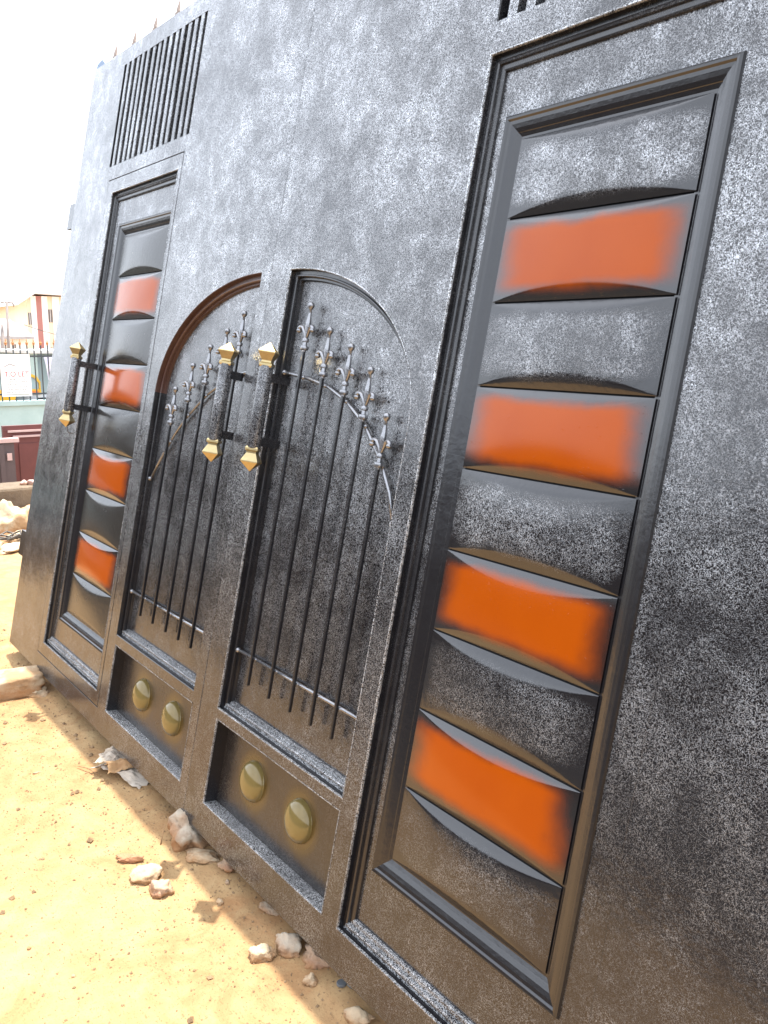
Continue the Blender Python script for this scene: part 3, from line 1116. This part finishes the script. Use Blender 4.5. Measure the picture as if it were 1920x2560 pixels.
# yellow three-wheeler behind the fence
MYEL = metal("taxi_yellow_paint", (.72, .42, .03), .35, .0, .05, 8)
MORA = metal("taxi_orange_lamp", (.7, .2, .03), .3, .0, .05, 8)
MGLS = metal("pale_glass", (.35, .45, .45), .12, .0, .0, 4)
MTYR = matte("tyre_rubber", (.03, .03, .03), None, 12)
kk = empty("three_wheeler", (-19, 4.36, ZL))
tag(kk, "yellow three-wheeled taxi partly hidden behind the white sign", "taxi")
MB().prism([(-.69, .25), (.69, .25), (.69, 1.22), (-.69, 1.22)], -2.2, 0, axis=0).build("lower_body", MYEL, kk)
rf = MB().prism([(-.69, 1.36), (-.60, 1.52), (-.45, 1.58), (.45, 1.58), (.60, 1.52), (.69, 1.36), (.66, 1.34), (.56, 1.47), (.43, 1.53), (-.43, 1.53), (-.56, 1.47), (-.66, 1.34)], -2.2, .02, axis=0)
rf.build("roof", MYEL, kk)
for q in (-.68, .65):
    MB().box(-.06, .01, q, q + .03, 1.221, 1.40).build("pillar", MYEL, kk)
MB().box(-.03, -.02, -.64, .64, 1.221, 1.53).build("windscreen", MGLS, kk)
for q in (-.5, .5):
    MB().lathe((.0, q, 1.16), [(0, 0)] , 3) if False else None
    MB().box(.0005, .03, q - .13, q + .13, 1.06, 1.18).build("headlamp", MORA, kk)
for (x, y) in ((-.1, 0), (-1.8, -.55), (-1.8, .55)):
    w_ = MB()
    w_.prism([(x + .22 * math.cos(a * math.pi / 9), .22 + .22 * math.sin(a * math.pi / 9)) for a in range(18)], y - .05, y + .05, axis=1)
    w_.build("wheel", MTYR, kk)

# dark car parked beyond the wall
MCAR = metal("dark_car_paint", (.03, .035, .04), .2, .3, .0, 4)
MTGL = metal("teal_car_glass", (.25, .45, .44), .08, .0, .0, 4)
ca = empty("parked_car", (-16.6, 3.98, ZL))
tag(ca, "dark car whose roof just shows above the teal wall", "car")
body = MB().prism([(0, .25), (3.9, .25), (3.9, .62), (3.75, .72), (2.75, .80), (.75, .80), (.05, .74)], -1.6, 0, axis=0)
body.build("body", MCAR, ca)
MB().prism([(.05, .801), (2.95, .801), (2.35, 1.16), (.35, 1.17)], -1.5, -.1, axis=0).build("cabin", MCAR, ca)
for (a, b) in ((.28, .95), (1.05, 1.65), (1.75, 2.35)):
    MB().box(-.0995, -.092, a, b, .86, 1.10).build("side_window", MTGL, ca)
for y in (.75, 3.1):
    MB().prism([(y + .31 * math.cos(a * math.pi / 9), .31 + .31 * math.sin(a * math.pi / 9)) for a in range(18)], -.18, .004, axis=0).build("wheel", MTYR, ca)

# blue-grey building with slab roof
MBLU = matte("blue_grey_plaster", (.27, .35, .38), (.22, .30, .33), 1.2, .9, .1)
MSLAB = matte("pale_slab", (.62, .62, .60), None, 2, .9, .1)
bb = empty("blue_building", (-24, 6.23, ZL))
tag(bb, "low blue-grey building with a flat white slab roof", "building")
MB().box(-5, 0, .0, 9, 0, 1.95).build("wall", MBLU, bb)
MB().box(-5.2, .25, -.12, 9.2, 1.9505, 2.03).build("roof", MSLAB, bb)
MB().box(.0005, .16, -.02, .14, 0, 1.949).build("pillar", MTEAL, bb)
MB().box(.0005, .05, 1.2, 2.1, 0, 1.7).build("door", MCAR, bb)
bn = mesh_obj("cloth_banner", [(0, .25, -.05), (0, .51, -.05), (0, .5, -.4), (0, .36, -.76), (.02, .30, -.3)], [(0, 1, 2, 3, 4)], matte("banner_white", (.75, .75, .8), (.5, .5, .7), 3), None)
bn.modifiers.new("thick", 'SOLIDIFY').thickness = .004
bn.location = (-23.65, 6.23, .95)
tag(bn, "white and lilac cloth banner hanging from the slab roof", "banner")

# cream building with maroon stripes
MCRE = matte("cream_plaster", (.82, .68, .50), (.76, .62, .44), .8, .9, .05)
MWHT = matte("white_plaster", (.88, .86, .82), (.84, .82, .78), .8, .9, .05)
MSTR = matte("maroon_stripe", (.42, .20, .18), (.38, .17, .15), .8, .9, .05)
MROOF = matte("pale_roof_sheet", (.74, .70, .68), (.66, .62, .60), 1.5, .7, .05)
MWIN = matte("dark_window", (.16, .13, .12), None, 3, .3, .02)
cbd = empty("cream_building", (-50, 13.35, ZL))
tag(cbd, "two-storey cream building with maroon stripes and a pale gable roof", "building")
MB().box(-7, 0, 0, 8, 0, 4.72).build("wall", MCRE, cbd)
for (a, b, mt) in ((.20, .48, MWHT), (.48, .78, MSTR), (.78, 1.10, MWHT), (1.36, 1.75, MWHT), (2.1, 2.6, MSTR), (2.6, 3.1, MWHT)):
    MB().box(.0005, .06, a + .0005, b - .0005, 0, 4.71).build("stripe", mt, cbd)
for (a, b, z0, z1) in ((.03, .19, 3.15, 3.80), (1.12, 1.33, 3.30, 4.0), (.03, .19, 1.0, 1.8), (1.12, 1.33, 1.0, 1.9)):
    w_ = MB().box(.0005, .04, a, b, z0, z1).build("window", MWIN, cbd)
    MB().box(.0405, .05, (a + b) / 2 - .01, (a + b) / 2 + .01, z0, z1).build("mullion", MWHT, w_)
# roof: gable end towards the street on the left, eaves to the right
rv = [(.7, -.65, 4.30), (.7, .30, 5.05), (.7, 8.6, 4.75), (.7, 8.6, 4.55), (.7, .30, 4.82), (.7, -.65, 4.18)]
rb = [(-7.6, y, z) for (_, y, z) in rv]
mesh_obj("roof", rv + rb, [(0, 1, 7, 6), (1, 2, 8, 7), (5, 4, 10, 11), (4, 3, 9, 10), (0, 5, 11, 6), (2, 3, 9, 8), (0, 1, 4, 5), (1, 2, 3, 4), (6, 7, 10, 11), (7, 8, 9, 10)], MROOF, cbd)
MB().prism([(-.62, 4.22), (.30, 4.85), (.30, 4.98), (-.66, 4.30)], .7005, .74, axis=0).build("barge_board", MROOF, cbd)

# pale bungalow further left
hb = empty("bungalow", (-45, 5.5, ZL))
tag(hb, "pale bungalow with a grey eave seen above the sign", "house")
MB().box(-8, 0, 0, 6.3, 0, 2.38).build("wall", MWHT, hb)
mesh_obj("roof", [(.5, -.4, 2.36), (.5, 6.6, 2.36), (-4, 6.6, 3.3), (-4, -.4, 3.3), (.5, -.4, 2.5), (.5, 6.6, 2.5), (-4, 6.6, 3.42), (-4, -.4, 3.42)],
         [(0, 1, 2, 3), (4, 5, 6, 7), (0, 1, 5, 4), (1, 2, 6, 5), (2, 3, 7, 6), (3, 0, 4, 7)], matte("grey_roof_sheet", (.42, .40, .40), None, 1.5, .8, .05), hb)
for y in (3.2, 5.66):
    w_ = MB().box(.0005, .03, y, y + .15, 1.76, 2.10).build("window", MWIN, hb)
    MB().box(.0305, .04, y + .07, y + .085, 1.76, 2.10).build("mullion", MWHT, w_)

# utility poles and a wire
MPOLE = matte("weathered_pole", (.30, .26, .24), None, 3, .9, .2)
p1 = empty("utility_pole", (-38, 9.2, ZL))
tag(p1, "wooden utility pole with a drooping crossarm", "pole", "utility poles")
MB().tube([(0, -.05, 0), (0, .06, 3.86)], [.075, .05], 8).build("pole", MPOLE, p1, True)
for q in ((-.18, 3.84), (.34, 3.70)):
    MB().tube([(0, .07, 3.85), (0, q[0] * .6 + .07, 3.88), (0, q[0], q[1])], .035, 6).build("crossarm", MPOLE, p1, True)
p2 = MB().tube([(0, -.06, 0), (0, .03, 2.95)], [.09, .07], 8).build("utility_pole", MPOLE, None, True)
p2.location = (-38, 8.97, ZL)
tag(p2, "plain short utility pole at the picture's left edge", "pole", "utility poles")
wv = MB().tube([(-30, 7.74 + t * .1, 1.83 - .36 * t * .1 + .05 * (t * .1) ** 2) for t in range(0, 40)], .012, 5)
tag(wv.build("overhead_wire", MWIRE, smooth=True), "thin overhead wire crossing in front of the cream building", "wire")
